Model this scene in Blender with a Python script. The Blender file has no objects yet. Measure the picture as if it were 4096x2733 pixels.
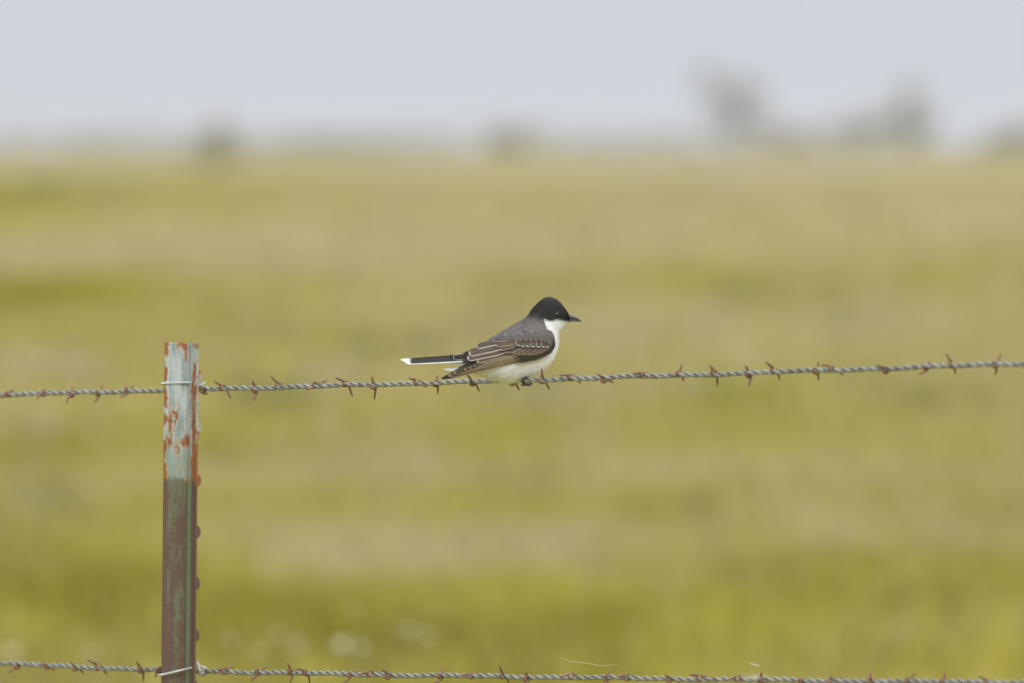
import bpy, math, random
import numpy as np
from mathutils import Vector, Matrix

# ------------------------------------------------------------------ camera, sky, sun, exposure
SC = bpy.context.scene
COL = SC.collection
random.seed(7)
RNG = np.random.default_rng(11)

F = 48750.0                       # focal length in photo pixels (4096 wide)
CAM_H = 1.52
HORIZON = 600.0                   # photo row of the true horizon
PITCH = math.atan((1366.5 - HORIZON) / F)
D_BIRD = 13.0

cam_d = bpy.data.cameras.new('camera')
cam = bpy.data.objects.new('camera', cam_d)
COL.objects.link(cam)
cam.location = (0, 0, CAM_H)
cam.rotation_euler = (math.radians(90) - PITCH, 0, 0)
cam_d.sensor_width = 36.0
cam_d.lens = 36.0 * F / 4096.0
cam_d.clip_start = 0.5
cam_d.clip_end = 9000
cam_d.dof.use_dof = True
cam_d.dof.focus_distance = 13.13
cam_d.dof.aperture_fstop = cam_d.lens / 52.0
cam_d.dof.aperture_blades = 0
SC.camera = cam

world = bpy.data.worlds.new('World')
SC.world = world
world.use_nodes = True
SUN_ELEV, SUN_AZ = math.radians(38), math.radians(158)      # compass from +Y, clockwise
wn = world.node_tree
wn.nodes.clear()
w_out = wn.nodes.new('ShaderNodeOutputWorld')
w_bg = wn.nodes.new('ShaderNodeBackground')
w_sky = wn.nodes.new('ShaderNodeTexSky')
w_sky.sky_type = 'NISHITA'
w_sky.sun_disc = False
w_sky.sun_elevation = SUN_ELEV
w_sky.sun_rotation = SUN_AZ
w_sky.air_density = 1.0
w_sky.dust_density = 3.0
w_mix = wn.nodes.new('ShaderNodeMix')
w_mix.data_type = 'RGBA'
w_mix.inputs[0].default_value = 0.93                        # thick cloud in front of the clear sky
# an even cloud deck: slightly streaky, brighter overhead as overcast skies are
w_tc = wn.nodes.new('ShaderNodeTexCoord')
w_sep = wn.nodes.new('ShaderNodeSeparateXYZ')
w_grad = wn.nodes.new('ShaderNodeMapRange')
w_grad.inputs['From Min'].default_value = 0.0
w_grad.inputs['From Max'].default_value = 1.0
w_grad.inputs['To Min'].default_value = 1.0
w_grad.inputs['To Max'].default_value = 2.6
w_noise = wn.nodes.new('ShaderNodeTexNoise')
w_noise.inputs['Scale'].default_value = 3.0
w_noise.inputs['Detail'].default_value = 3.0
w_nr = wn.nodes.new('ShaderNodeMapRange')
w_nr.inputs['To Min'].default_value = 0.93
w_nr.inputs['To Max'].default_value = 1.07
w_mul = wn.nodes.new('ShaderNodeMath'); w_mul.operation = 'MULTIPLY'
w_vm = wn.nodes.new('ShaderNodeVectorMath'); w_vm.operation = 'SCALE'
w_vm.inputs[0].default_value = (6.36, 6.66, 7.45)
wl = wn.links.new
wl(w_tc.outputs['Generated'], w_sep.inputs[0])
wl(w_sep.outputs['Z'], w_grad.inputs['Value'])
wl(w_tc.outputs['Generated'], w_noise.inputs['Vector'])
wl(w_noise.outputs['Fac'], w_nr.inputs['Value'])
wl(w_grad.outputs[0], w_mul.inputs[0])
wl(w_nr.outputs[0], w_mul.inputs[1])
wl(w_mul.outputs[0], w_vm.inputs['Scale'])
wl(w_sky.outputs[0], w_mix.inputs[6])
wl(w_vm.outputs[0], w_mix.inputs[7])
wl(w_mix.outputs[2], w_bg.inputs['Color'])
w_bg.inputs['Strength'].default_value = 0.10
wl(w_bg.outputs[0], w_out.inputs['Surface'])

sun_d = bpy.data.lights.new('sun', 'SUN')
sun_d.energy = 1.4
sun_d.angle = math.radians(25)
sun_d.color = (1.0, 0.965, 0.91)
sun = bpy.data.objects.new('sun', sun_d)
COL.objects.link(sun)
sun_dir = Vector((math.sin(SUN_AZ) * math.cos(SUN_ELEV), math.cos(SUN_AZ) * math.cos(SUN_ELEV), math.sin(SUN_ELEV)))
sun.rotation_euler = sun_dir.to_track_quat('Z', 'Y').to_euler()

SC.view_settings.view_transform = 'Standard'
SC.view_settings.look = 'None'
SC.view_settings.exposure = 0.0
SC.view_settings.gamma = 1.0
SC.view_settings.use_curve_mapping = False
SC.cycles.use_denoising = True
SC.cycles.max_bounces = 8
SC.cycles.volume_bounces = 1

# ------------------------------------------------------------------ helpers
CR = Vector((1, 0, 0))
CF = Vector((0, math.cos(PITCH), -math.sin(PITCH)))
CU = Vector((0, math.sin(PITCH), math.cos(PITCH)))
CO = Vector((0, 0, CAM_H))


def P(px, py, dep):
    """photo pixel + distance along the view axis -> world point"""
    return CO + CF * dep + CR * ((px - 2048) / F * dep) + CU * (-(py - 1366.5) / F * dep)


CREST = 800.0


def rise(y):
    """the pasture climbs gently to a low crest and falls away behind it"""
    y = np.asarray(y, float)
    r = np.clip((y - 120) / (CREST - 120), 0, 1)
    return np.where(y <= CREST, 1.72 * r ** 1.6, 1.72 - (y - CREST) * 0.004)


_D = np.geomspace(15, CREST - 1, 4000)


def ground_dist(py, h=0.0):
    rows = HORIZON + (CAM_H - h - rise(_D)) / _D * F
    return float(np.interp(-py, -rows, _D))


def link(o, parent=None):
    COL.objects.link(o)
    if parent is not None:
        o.parent = parent
    return o


def empty(name, label, cat, loc=(0, 0, 0), group=None, kind=None):
    o = bpy.data.objects.new(name, None)
    o.empty_display_size = 0.02
    COL.objects.link(o)
    o.location = loc
    return tag(o, label, cat, group, kind)


def tag(o, label=None, cat=None, group=None, kind=None):
    if label: o['label'] = label
    if cat: o['category'] = cat
    if group: o['group'] = group
    if kind: o['kind'] = kind
    return o


def mesh_obj(name, verts, faces, mat, parent=None, smooth=True, colors=None):
    me = bpy.data.meshes.new(name)
    verts = np.asarray(verts, dtype=np.float64)
    me.from_pydata([tuple(v) for v in verts], [], [tuple(int(i) for i in f) for f in faces])
    if smooth:
        me.polygons.foreach_set('use_smooth', [True] * len(me.polygons))
    if colors is not None:
        a = me.color_attributes.new('Col', 'FLOAT_COLOR', 'POINT')
        c = np.ones((len(verts), 4), dtype=np.float32)
        c[:, :3] = colors
        a.data.foreach_set('color', c.ravel())
    me.materials.append(mat)
    me.update()
    o = bpy.data.objects.new(name, me)
    return link(o, parent)


def tri_mesh(name, verts, tris, mat, parent=None, colors=None, smooth=False):
    """fast numpy mesh of triangles"""
    me = bpy.data.meshes.new(name)
    n, m = len(verts), len(tris)
    me.vertices.add(n)
    me.vertices.foreach_set('co', np.asarray(verts, np.float32).ravel())
    me.loops.add(3 * m)
    me.loops.foreach_set('vertex_index', np.asarray(tris, np.int32).ravel())
    me.polygons.add(m)
    me.polygons.foreach_set('loop_start', np.arange(0, 3 * m, 3, dtype=np.int32))
    me.polygons.foreach_set('loop_total', np.full(m, 3, np.int32))
    if smooth:
        me.polygons.foreach_set('use_smooth', np.ones(m, bool))
    if colors is not None:
        a = me.color_attributes.new('Col', 'FLOAT_COLOR', 'POINT')
        c = np.ones((n, 4), np.float32)
        c[:, :3] = colors
        a.data.foreach_set('color', c.ravel())
    me.materials.append(mat)
    me.update()
    me.validate()
    o = bpy.data.objects.new(name, me)
    return link(o, parent)


def tube(path, radii, seg=8, closed_ends=True):
    """verts, faces of a tube along a polyline (parallel transport frames)"""
    pts = [Vector(p) for p in path]
    n = len(pts)
    if not hasattr(radii, '__len__'):
        radii = [radii] * n
    tang = []
    for i in range(n):
        a = pts[max(i - 1, 0)]; b = pts[min(i + 1, n - 1)]
        t = (b - a)
        tang.append(t.normalized() if t.length > 1e-12 else Vector((1, 0, 0)))
    ref = Vector((0, 0, 1)) if abs(tang[0].z) < 0.9 else Vector((0, 1, 0))
    nrm = (ref - tang[0] * ref.dot(tang[0])).normalized()
    V, Fc = [], []
    for i in range(n):
        t = tang[i]
        nrm = (nrm - t * nrm.dot(t)).normalized()
        bn = t.cross(nrm)
        for k in range(seg):
            a = 2 * math.pi * k / seg
            V.append(pts[i] + (nrm * math.cos(a) + bn * math.sin(a)) * radii[i])
    for i in range(n - 1):
        for k in range(seg):
            k2 = (k + 1) % seg
            Fc.append((i * seg + k, i * seg + k2, (i + 1) * seg + k2, (i + 1) * seg + k))
    if closed_ends:
        Fc.append(tuple(range(seg))[::-1])
        Fc.append(tuple((n - 1) * seg + k for k in range(seg)))
    return [tuple(v) for v in V], Fc


def join(*parts):
    V, Fc = [], []
    for v, f in parts:
        o = len(V)
        V += list(v)
        Fc += [tuple(i + o for i in q) for q in f]
    return V, Fc


def catmull(pts, n):
    """resample a list of numpy points to n points by Catmull-Rom"""
    P_ = np.asarray(pts, float)
    m = len(P_)
    t = np.linspace(0, m - 1 - 1e-9, n)
    i = t.astype(int)
    f = (t - i)[:, None]
    g = lambda k: P_[np.clip(k, 0, m - 1)]
    p0, p1, p2, p3 = g(i - 1), g(i), g(i + 1), g(i + 2)
    return 0.5 * ((2 * p1) + (-p0 + p2) * f + (2 * p0 - 5 * p1 + 4 * p2 - p3) * f ** 2 + (-p0 + 3 * p1 - 3 * p2 + p3) * f ** 3)


# ---- material helpers
def new_mat(name):
    m = bpy.data.materials.new(name)
    m.use_nodes = True
    nt = m.node_tree
    b = nt.nodes['Principled BSDF']
    return m, nt, b


def N(nt, typ, **kw):
    n = nt.nodes.new(typ)
    for k, v in kw.items():
        if k in n.inputs.keys():
            n.inputs[k].default_value = v
        else:
            setattr(n, k, v)
    return n


def mixc(nt, fac, a, b, blend='MIX'):
    n = nt.nodes.new('ShaderNodeMix')
    n.data_type = 'RGBA'
    n.blend_type = blend
    for idx, val in ((0, fac), (6, a), (7, b)):
        if hasattr(val, 'is_linked') or isinstance(val, bpy.types.NodeSocket):
            nt.links.new(val, n.inputs[idx])
        elif idx == 0:
            n.inputs[0].default_value = val
        else:
            n.inputs[idx].default_value = (*val, 1)
    return n.outputs[2]


def noise(nt, vec, scale, detail=4, rough=0.6, dist=0.0):
    n = N(nt, 'ShaderNodeTexNoise')
    n.inputs['Scale'].default_value = scale
    n.inputs['Detail'].default_value = detail
    n.inputs['Roughness'].default_value = rough
    n.inputs['Distortion'].default_value = dist
    nt.links.new(vec, n.inputs['Vector'])
    return n.outputs['Fac']


def ramp(nt, val, lo, hi, a=0.0, b=1.0):
    n = N(nt, 'ShaderNodeMapRange')
    n.interpolation_type = 'SMOOTHSTEP'
    nt.links.new(val, n.inputs['Value'])
    n.inputs['From Min'].default_value = lo
    n.inputs['From Max'].default_value = hi
    n.inputs['To Min'].default_value = a
    n.inputs['To Max'].default_value = b
    return n.outputs[0]


def maths(nt, op, a, b=None):
    n = N(nt, 'ShaderNodeMath')
    n.operation = op
    for i, v in enumerate((a, b)):
        if v is None: continue
        if isinstance(v, bpy.types.NodeSocket): nt.links.new(v, n.inputs[i])
        else: n.inputs[i].default_value = v
    return n.outputs[0]


def vscale(nt, vec, s):
    n = N(nt, 'ShaderNodeMapping')
    n.inputs['Scale'].default_value = s
    nt.links.new(vec, n.inputs['Vector'])
    return n.outputs[0]


def bump(nt, b, h, strength, dist):
    n = N(nt, 'ShaderNodeBump')
    n.inputs['Strength'].default_value = strength
    n.inputs['Distance'].default_value = dist
    nt.links.new(h, n.inputs['Height'])
    nt.links.new(n.outputs[0], b.inputs['Normal'])


def attr_col(nt, name='Col'):
    n = N(nt, 'ShaderNodeAttribute')
    n.attribute_name = name
    return n.outputs['Color']


def objco(nt):
    return N(nt, 'ShaderNodeTexCoord').outputs['Object']


def mat_wire(name='galvanised_wire', a=(0.33, 0.335, 0.31), d=(0.19, 0.19, 0.165)):
    m, nt, b = new_mat(name)
    g = N(nt, 'ShaderNodeNewGeometry').outputs['Position']
    n1 = noise(nt, g, 60, 5, 0.65)
    n2 = noise(nt, g, 900, 3)
    c = mixc(nt, ramp(nt, n1, 0.35, 0.7), a, d)
    n3 = noise(nt, g, 14, 4, 0.7)
    c = mixc(nt, ramp(nt, n3, 0.50, 0.72, 0, 0.55), c, (0.17, 0.115, 0.075))
    c = mixc(nt, ramp(nt, n2, 0.62, 0.75, 0, 0.35), c, (0.30, 0.25, 0.18))
    nt.links.new(c, b.inputs['Base Color'])
    b.inputs['Metallic'].default_value = 0.25
    b.inputs['Roughness'].default_value = 0.48
    bump(nt, b, n2, 0.15, 0.0004)
    return m


def mat_rust_barb():
    m, nt, b = new_mat('rusty_barb')
    g = N(nt, 'ShaderNodeNewGeometry').outputs['Position']
    n1 = noise(nt, g, 240, 5, 0.65)
    n2 = noise(nt, g, 45, 3)
    c = mixc(nt, ramp(nt, n1, 0.3, 0.7), (0.275, 0.155, 0.092), (0.145, 0.076, 0.046))
    c = mixc(nt, ramp(nt, n2, 0.45, 0.7, 0, 0.5), c, (0.34, 0.20, 0.135))
    nt.links.new(c, b.inputs['Base Color'])
    b.inputs['Roughness'].default_value = 0.75
    bump(nt, b, n1, 0.3, 0.0005)
    return m


def mat_vertex(name, rough=0.8, spec=0.3, transl=0.0, var=0.0, scale=300.0, sheen=0.0):
    m, nt, b = new_mat(name)
    c = attr_col(nt)
    if var:
        nz = noise(nt, objco(nt), scale, 4, 0.65)
        hv = N(nt, 'ShaderNodeHueSaturation')
        nt.links.new(ramp(nt, nz, 0.25, 0.75, 1 - var, 1 + var), hv.inputs['Value'])
        nt.links.new(c, hv.inputs['Color'])
        c = hv.outputs[0]
    nt.links.new(c, b.inputs['Base Color'])
    b.inputs['Roughness'].default_value = rough
    b.inputs['Specular IOR Level'].default_value = spec
    if sheen:
        b.inputs['Sheen Weight'].default_value = sheen
    if transl:
        tr = N(nt, 'ShaderNodeBsdfTranslucent')
        nt.links.new(c, tr.inputs['Color'])
        ms = N(nt, 'ShaderNodeMixShader')
        ms.inputs[0].default_value = transl
        nt.links.new(b.outputs[0], ms.inputs[1])
        nt.links.new(tr.outputs[0], ms.inputs[2])
        nt.links.new(ms.outputs[0], nt.nodes['Material Output'].inputs['Surface'])
    return m


M_WIRE = mat_wire()
M_CLIP = mat_wire('new_clip_wire', (0.56, 0.57, 0.56), (0.42, 0.43, 0.42))
M_BARB = mat_rust_barb()

# ------------------------------------------------------------------ meadow: colour patches shared by the sheet and the grass
# patches of green and of dry straw-coloured grass: (x, y, radius_x, radius_y, amount)  amount>0 = drier
def gpx(px, py, h=0.12):
    d = ground_dist(py, h)
    return (px - 2048) / F * d, d


def patch(px, py, rpx, y0, y1, amt):
    x, d = gpx(px, py)
    return (x, d, rpx / F * d, abs(gpx(0, y0)[1] - gpx(0, y1)[1]) / 2, amt)


PATCHES = [
    # far tan sweep, right and middle
    patch(3000, 830, 2400, 640, 1010, 1.0), patch(1200, 1010, 1300, 900, 1120, 0.75), patch(150, 1020, 500, 930, 1130, 0.6),
    patch(3900, 800, 800, 700, 900, 0.4),
    # greener sweeps
    patch(60, 1170, 500, 1080, 1270, -1.7), patch(3100, 1130, 900, 1060, 1210, -0.9), patch(1000, 1200, 500, 1120, 1300, -0.45),
    patch(250, 760, 600, 690, 850, -0.6), patch(1900, 1760, 1600, 1590, 1960, 0.12), patch(3500, 1800, 900, 1600, 2000, 0.1),
    patch(900, 1330, 800, 1240, 1430, -0.35), patch(3900, 1000, 500, 930, 1090, -0.35),
    # drier
    patch(1500, 1500, 500, 1400, 1590, 0.25), patch(3000, 1330, 1100, 1220, 1450, 0.30), patch(1480, 2180, 460, 2070, 2290, 0.95),
    patch(2150, 2180, 480, 2070, 2290, 0.9), patch(1050, 2090, 430, 1990, 2180, 0.55), patch(3350, 2060, 600, 1950, 2190, 0.35),
    patch(300, 1900, 500, 1800, 2050, 0.25),
    # near dark green band
    patch(2000, 2480, 6000, 2290, 2740, -0.68), patch(280, 1690, 230, 1600, 1780, -0.7),
]
C_GREEN = np.array((0.285, 0.258, 0.026))
C_MID = np.array((0.440, 0.386, 0.070))
C_DRY = np.array((0.520, 0.445, 0.245))


def patch_value(x, y):
    v = np.zeros_like(x, dtype=float)
    for (cx, cy, rx, ry, a) in PATCHES:
        q = ((x - cx) / rx) ** 2 + ((y - cy) / ry) ** 2
        v += a * np.exp(-1.1 * q)
    return v


def patch_color(v, y=None):
    v = np.clip(v, -1, 1)[:, None]
    lo = C_MID + (C_GREEN - C_MID) * np.clip(-v, 0, 1)
    c = np.where(v < 0, lo, C_MID + (C_DRY - C_MID) * np.clip(v, 0, 1))
    if y is None: return c
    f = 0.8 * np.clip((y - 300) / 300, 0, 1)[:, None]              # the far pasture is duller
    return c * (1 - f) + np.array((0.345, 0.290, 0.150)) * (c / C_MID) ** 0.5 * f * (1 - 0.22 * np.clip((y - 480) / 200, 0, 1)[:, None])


# smooth value noise for patches at several sizes
def vnoise(x, y, scale, seed):
    r = np.random.default_rng(seed)
    T = r.random((64, 64))
    xs, ys = x / scale + 1000, y / scale + 1000
    xi, yi = np.floor(xs).astype(int), np.floor(ys).astype(int)
    fx, fy = xs - xi, ys - yi
    fx = fx * fx * (3 - 2 * fx); fy = fy * fy * (3 - 2 * fy)
    g = lambda a, b: T[a % 64, b % 64]
    return (g(xi, yi) * (1 - fx) + g(xi + 1, yi) * fx) * (1 - fy) + (g(xi, yi + 1) * (1 - fx) + g(xi + 1, yi + 1) * fx) * fy


def ground_z(x, y):
    """gentle swells; level at the fence"""
    far = np.clip((y - 18) / 30, 0, 1)
    z = far * (0.10 * (vnoise(x, y, 9.0, 3) - 0.5) + 0.05 * (vnoise(x, y, 2.7, 4) - 0.5))
    return z + rise(y)


def build_ground():
    ys = np.concatenate([np.linspace(-60, 18, 14), np.geomspace(20, 3500, 210)])
    us = np.concatenate([-np.geomspace(1.0, 0.03, 20), np.linspace(-0.028, 0.028, 25) * 1.9, np.geomspace(0.03, 1.0, 20) ])
    us = np.unique(np.concatenate([us, np.linspace(-0.06, 0.06, 61)]))
    nx, ny = len(us), len(ys)
    W = np.maximum(np.abs(ys), 60)[:, None]
    X = us[None, :] * W * 1.3
    Y = np.repeat(ys[:, None], nx, 1)
    x, y = X.ravel(), Y.ravel()
    z = ground_z(x, y)
    v = patch_value(x, y) + 0.55 * (vnoise(x, y, 4.0, 5) - 0.5) + 0.4 * (vnoise(x, y, 15.0, 6) - 0.5)
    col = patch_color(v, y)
    col = col * (0.80 + 0.20 * np.clip((y - 60) / 140, 0, 1))[:, None]      # nearer sheet (thatch, soil) toned darker so the edge of the tufts blends
    idx = np.arange(nx * ny).reshape(ny, nx)
    a, b, c, d = idx[:-1, :-1].ravel(), idx[:-1, 1:].ravel(), idx[1:, 1:].ravel(), idx[1:, :-1].ravel()
    tris = np.concatenate([np.stack([a, b, c], 1), np.stack([a, c, d], 1)])
    m, nt, bs = new_mat('meadow_turf')
    c0 = attr_col(nt)
    g = N(nt, 'ShaderNodeNewGeometry').outputs['Position']
    n1 = noise(nt, g, 2.2, 6, 0.65)
    n2 = noise(nt, g, 25, 4, 0.7)
    hv = N(nt, 'ShaderNodeHueSaturation')
    nt.links.new(ramp(nt, n1, 0.25, 0.75, 0.72, 1.25), hv.inputs['Value'])
    nt.links.new(c0, hv.inputs['Color'])
    cc = mixc(nt, ramp(nt, n2, 0.45, 0.75, 0, 0.15), hv.outputs[0], (0.16, 0.12, 0.06))
    nt.links.new(cc, bs.inputs['Base Color'])
    bs.inputs['Roughness'].default_value = 0.95
    bs.inputs['Specular IOR Level'].default_value = 0.1
    bump(nt, bs, n2, 0.6, 0.05)
    o = tri_mesh('meadow_ground', np.stack([x, y, z], 1), tris, m, colors=col, smooth=True)
    return tag(o, 'rough olive and straw coloured pasture running to the horizon', None, None, 'structure')


def grass_blades(x, y, zb, hgt, per, spread, width, seed):
    """arched two-segment blades, `per` per tuft"""
    r = np.random.default_rng(seed)
    n = len(x) * per
    X = np.repeat(x, per) + r.normal(0, spread, n)
    Y = np.repeat(y, per) + r.normal(0, spread, n)
    Z = np.repeat(zb, per) - 0.01
    H = np.repeat(hgt, per) * r.uniform(0.55, 1.2, n)
    az = r.uniform(0, 2 * np.pi, n)
    lean = r.uniform(0.15, 0.75, n)
    dx, dy = np.cos(az), np.sin(az)
    wx, wy = -np.sin(az + r.normal(0, .5, n)), np.cos(az)
    w = width * r.uniform(0.6, 1.4, n)
    b0 = np.stack([X - wx * w, Y - wy * w, Z], 1)
    b1 = np.stack([X + wx * w, Y + wy * w, Z], 1)
    mx, my = X + dx * lean * H * .35, Y + dy * lean * H * .35
    m0 = np.stack([mx - wx * w * .8, my - wy * w * .8, Z + H * .62], 1)
    m1 = np.stack([mx + wx * w * .8, my + wy * w * .8, Z + H * .62], 1)
    t = np.stack([X + dx * lean * H, Y + dy * lean * H, Z + H * (1 - .25 * lean)], 1)
    V = np.stack([b0, b1, m0, m1, t], 1).reshape(-1, 3)
    o = np.arange(n)[:, None] * 5
    T = np.concatenate([o + [[0, 1, 3]], o + [[0, 3, 2]], o + [[2, 3, 4]]], 1).reshape(-1, 3)
    return V, T, n


SPREAD = 0.125


def build_grass():
    Vs, Ts, Cs = [], [], []
    off = 0
    for (d0, d1, dens, h, per, spread, width, seed) in (
            (16, 27, 45, 0.10, 8, 0.06, 0.0045, 20), (27, 46, 70, 0.115, 8, 0.055, 0.0045, 21), (46, 75, 32, 0.13, 7, 0.08, 0.007, 22),
            (75, 160, 9, 0.16, 7, 0.14, 0.014, 23), (160, 420, 1.1, 0.24, 8, 0.35, 0.04, 24)):
        r = np.random.default_rng(seed)
        area = 0
        wmax = d1 * SPREAD + 1.5
        n = int(dens * (d1 - d0) * 2 * wmax)
        x = r.uniform(-wmax, wmax, n)
        y = r.uniform(d0, d1, n)
        clump = vnoise(x, y, h * 6, seed + 5) * 0.6 + vnoise(x, y, h * 20, seed + 6) * 0.6
        keep = (np.abs(x) < y * SPREAD + 1.5) & (r.random(n) < np.clip(clump * 1.7 - 0.25, 0.08, 1))
        x, y, clump = x[keep], y[keep], clump[keep]
        near = np.exp(-((y - 36) / 7.5) ** 2)                       # taller, ranker strip nearest the fence line
        hh = h * (0.55 + 0.9 * clump) * (1 + 0.85 * near)
        V, T, nb = grass_blades(x, y, ground_z(x, y), hh, per, spread, width, seed + 1)
        v = patch_value(x, y) + 0.9 * (vnoise(x, y, 4.0, 5) - 0.5) + 0.4 * (vnoise(x, y, 15.0, 6) - 0.5)
        v = v + r.normal(0, 0.22, len(x)) + 1.3 * (vnoise(x, y, 0.38, 8) - 0.5)
        vb = np.repeat(v, per) + r.normal(0, 0.30, nb)
        tone = 1 + 0.65 * near * (vnoise(x, y, 0.24, 31) + vnoise(x, y, 0.6, 32) - 1.0)
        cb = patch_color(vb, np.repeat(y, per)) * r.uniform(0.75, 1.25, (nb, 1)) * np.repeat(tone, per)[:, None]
        Vs.append(V); Ts.append(T + off); Cs.append(np.repeat(cb, 5, 0))
        off += len(V)
    # taller weed clumps: straw seed stalks, grey-green herbs, fresh yellow-green leaves
    r = np.random.default_rng(77)
    tints = np.array([(0.50, 0.44, 0.27), (0.20, 0.21, 0.085), (0.34, 0.34, 0.045), (0.46, 0.37, 0.20)])
    for (d0, d1, dens, hmax, per, spread, width) in ((33, 60, 0.55, 0.26, 34, 0.10, 0.006), (60, 160, 0.16, 0.36, 34, 0.20, 0.012), (160, 380, 0.02, 0.55, 30, 0.6, 0.03)):
        wmax = d1 * SPREAD + 1.5
        n = int(dens * (d1 - d0) * 2 * wmax)
        x, y = r.uniform(-wmax, wmax, n), r.uniform(d0, d1, n)
        keep = (np.abs(x) < y * SPREAD + 1.5) & (vnoise(x, y * 0.4, 1.6, 41) > 0.42)
        x, y = x[keep], y[keep]
        V, T, nb = grass_blades(x, y, ground_z(x, y), hmax * r.uniform(0.5, 1.0, len(x)), per, spread, width, int(d0))
        pick = np.where((y > 41) & (y < 50) & (r.random(len(x)) < 0.7), 1, r.choice(4, len(x), p=(0.38, 0.24, 0.18, 0.20)))
        cb = np.repeat(tints[pick], per, 0) * r.uniform(0.75, 1.25, (nb, 1))
        Vs.append(V); Ts.append(T + off); Cs.append(np.repeat(cb, 5, 0))
        off += len(V)
    m = mat_vertex('meadow_grass', 0.75, 0.15, transl=0.45)
    o = tri_mesh('meadow_grass', np.concatenate(Vs), np.concatenate(Ts), m, colors=np.concatenate(Cs))
    return tag(o, 'short tufted green and straw grass covering the pasture', 'grass', None, 'stuff')


build_ground()
build_grass()

# ------------------------------------------------------------------ fence geometry from the photo
def wire_depth(px):
    return D_BIRD * 1180.0 / (1110.0 + 0.0335 * px)


TOP_PX = [(0, 1579), (343, 1571), (607, 1562.5), (846, 1557), (938, 1555), (1070, 1550), (1197, 1546), (1360, 1541.5), (1420, 1540),
          (1570, 1535), (1776, 1530), (1921, 1526), (2142, 1521), (2339, 1514), (2479, 1509), (2662, 1504), (2789, 1498.5), (3028, 1489.5),
          (3177, 1485), (3385, 1479), (3450, 1476), (3681, 1468.5), (3903, 1461), (4081, 1455)]
BOT_PX = [(30, 2656), (238, 2664), (447, 2673), (611, 2681), (862, 2689), (1083, 2691.5), (1296, 2694), (1402, 2697), (1636, 2701), (1945, 2705),
          (2155, 2709), (2366, 2712), (2630, 2716), (2860, 2719.5), (3128, 2722), (3257, 2722.5), (3562, 2725), (3848, 2728), (4039, 2731)]
W_A = P(0, 1579, wire_depth(0)); W_B = P(4096, 1455, wire_depth(4096))
U3 = (W_B - W_A); LEN = math.hypot(U3.x, U3.y)
UX, UY = U3.x / LEN, U3.y / LEN            # horizontal direction of the fence, left-far to right-near
NEAR = Vector((UX, UY, 0))
OUT = Vector((-UY, UX, 0))                 # right-far: the side the wires are on
if OUT.x < 0: OUT = -OUT


class Path:
    def __init__(self, pts):
        s, z = [], []
        for (px, py) in pts:
            p = P(px, py, wire_depth(px))
            s.append((p.x - W_A.x) * UX + (p.y - W_A.y) * UY); z.append(p.z)
        self.c = np.polyfit(s, z, 4)
        self.lo = np.polyfit(s[:4], z[:4], 1); self.hi = np.polyfit(s[-5:], z[-5:], 1)
        self.s0, self.s1 = min(s), max(s)
        self.zl, self.zh = np.polyval(self.c, self.s0), np.polyval(self.c, self.s1)

    def at(self, s):
        if s < self.s0: z = self.zl + (s - self.s0) * self.lo[0]
        elif s > self.s1: z = self.zh + (s - self.s1) * self.hi[0]
        else: z = float(np.polyval(self.c, s))
        return Vector((W_A.x + UX * s, W_A.y + UY * s, z))

    def s_of(self, px):
        p = P(px, 1500, wire_depth(px))
        return (p.x - W_A.x) * UX + (p.y - W_A.y) * UY


PATH_TOP, PATH_BOT = Path(TOP_PX), Path(BOT_PX)
ROPE_R, STRAND_R, TWIST = 0.00160, 0.00152, 2 * math.pi / 0.0297


def build_strands(path, s0, s1, phase, parent, seed):
    r = np.random.default_rng(seed)
    ss = np.arange(s0, s1, 0.0028)
    jit = np.interp(ss, np.arange(s0, s1 + .12, 0.12), np.cumsum(r.normal(0, 0.42, len(np.arange(s0, s1 + .12, 0.12)))))
    for k in range(2):
        pts = []
        for s, j in zip(ss, jit):
            a = (s * TWIST + j) + phase + k * math.pi
            c = path.at(s) + Vector((0, 0, 0.0005 * math.sin(s * 23 + seed) + 0.0004 * math.sin(s * 61 + 2 * seed)))
            pts.append(c + OUT * (math.cos(a) * ROPE_R) + Vector((0, 0, 1)) * (math.sin(a) * ROPE_R))
        v, f = tube([p for p in pts], STRAND_R, 8)
        base = parent.location
        mesh_obj('strand', [(x - base.x, y - base.y, z - base.z) for x, y, z in v], f, M_WIRE, parent)


def zf(ox, oy, sc):
    return lambda x, y: (ox + x / sc, oy + y / sc)


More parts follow.
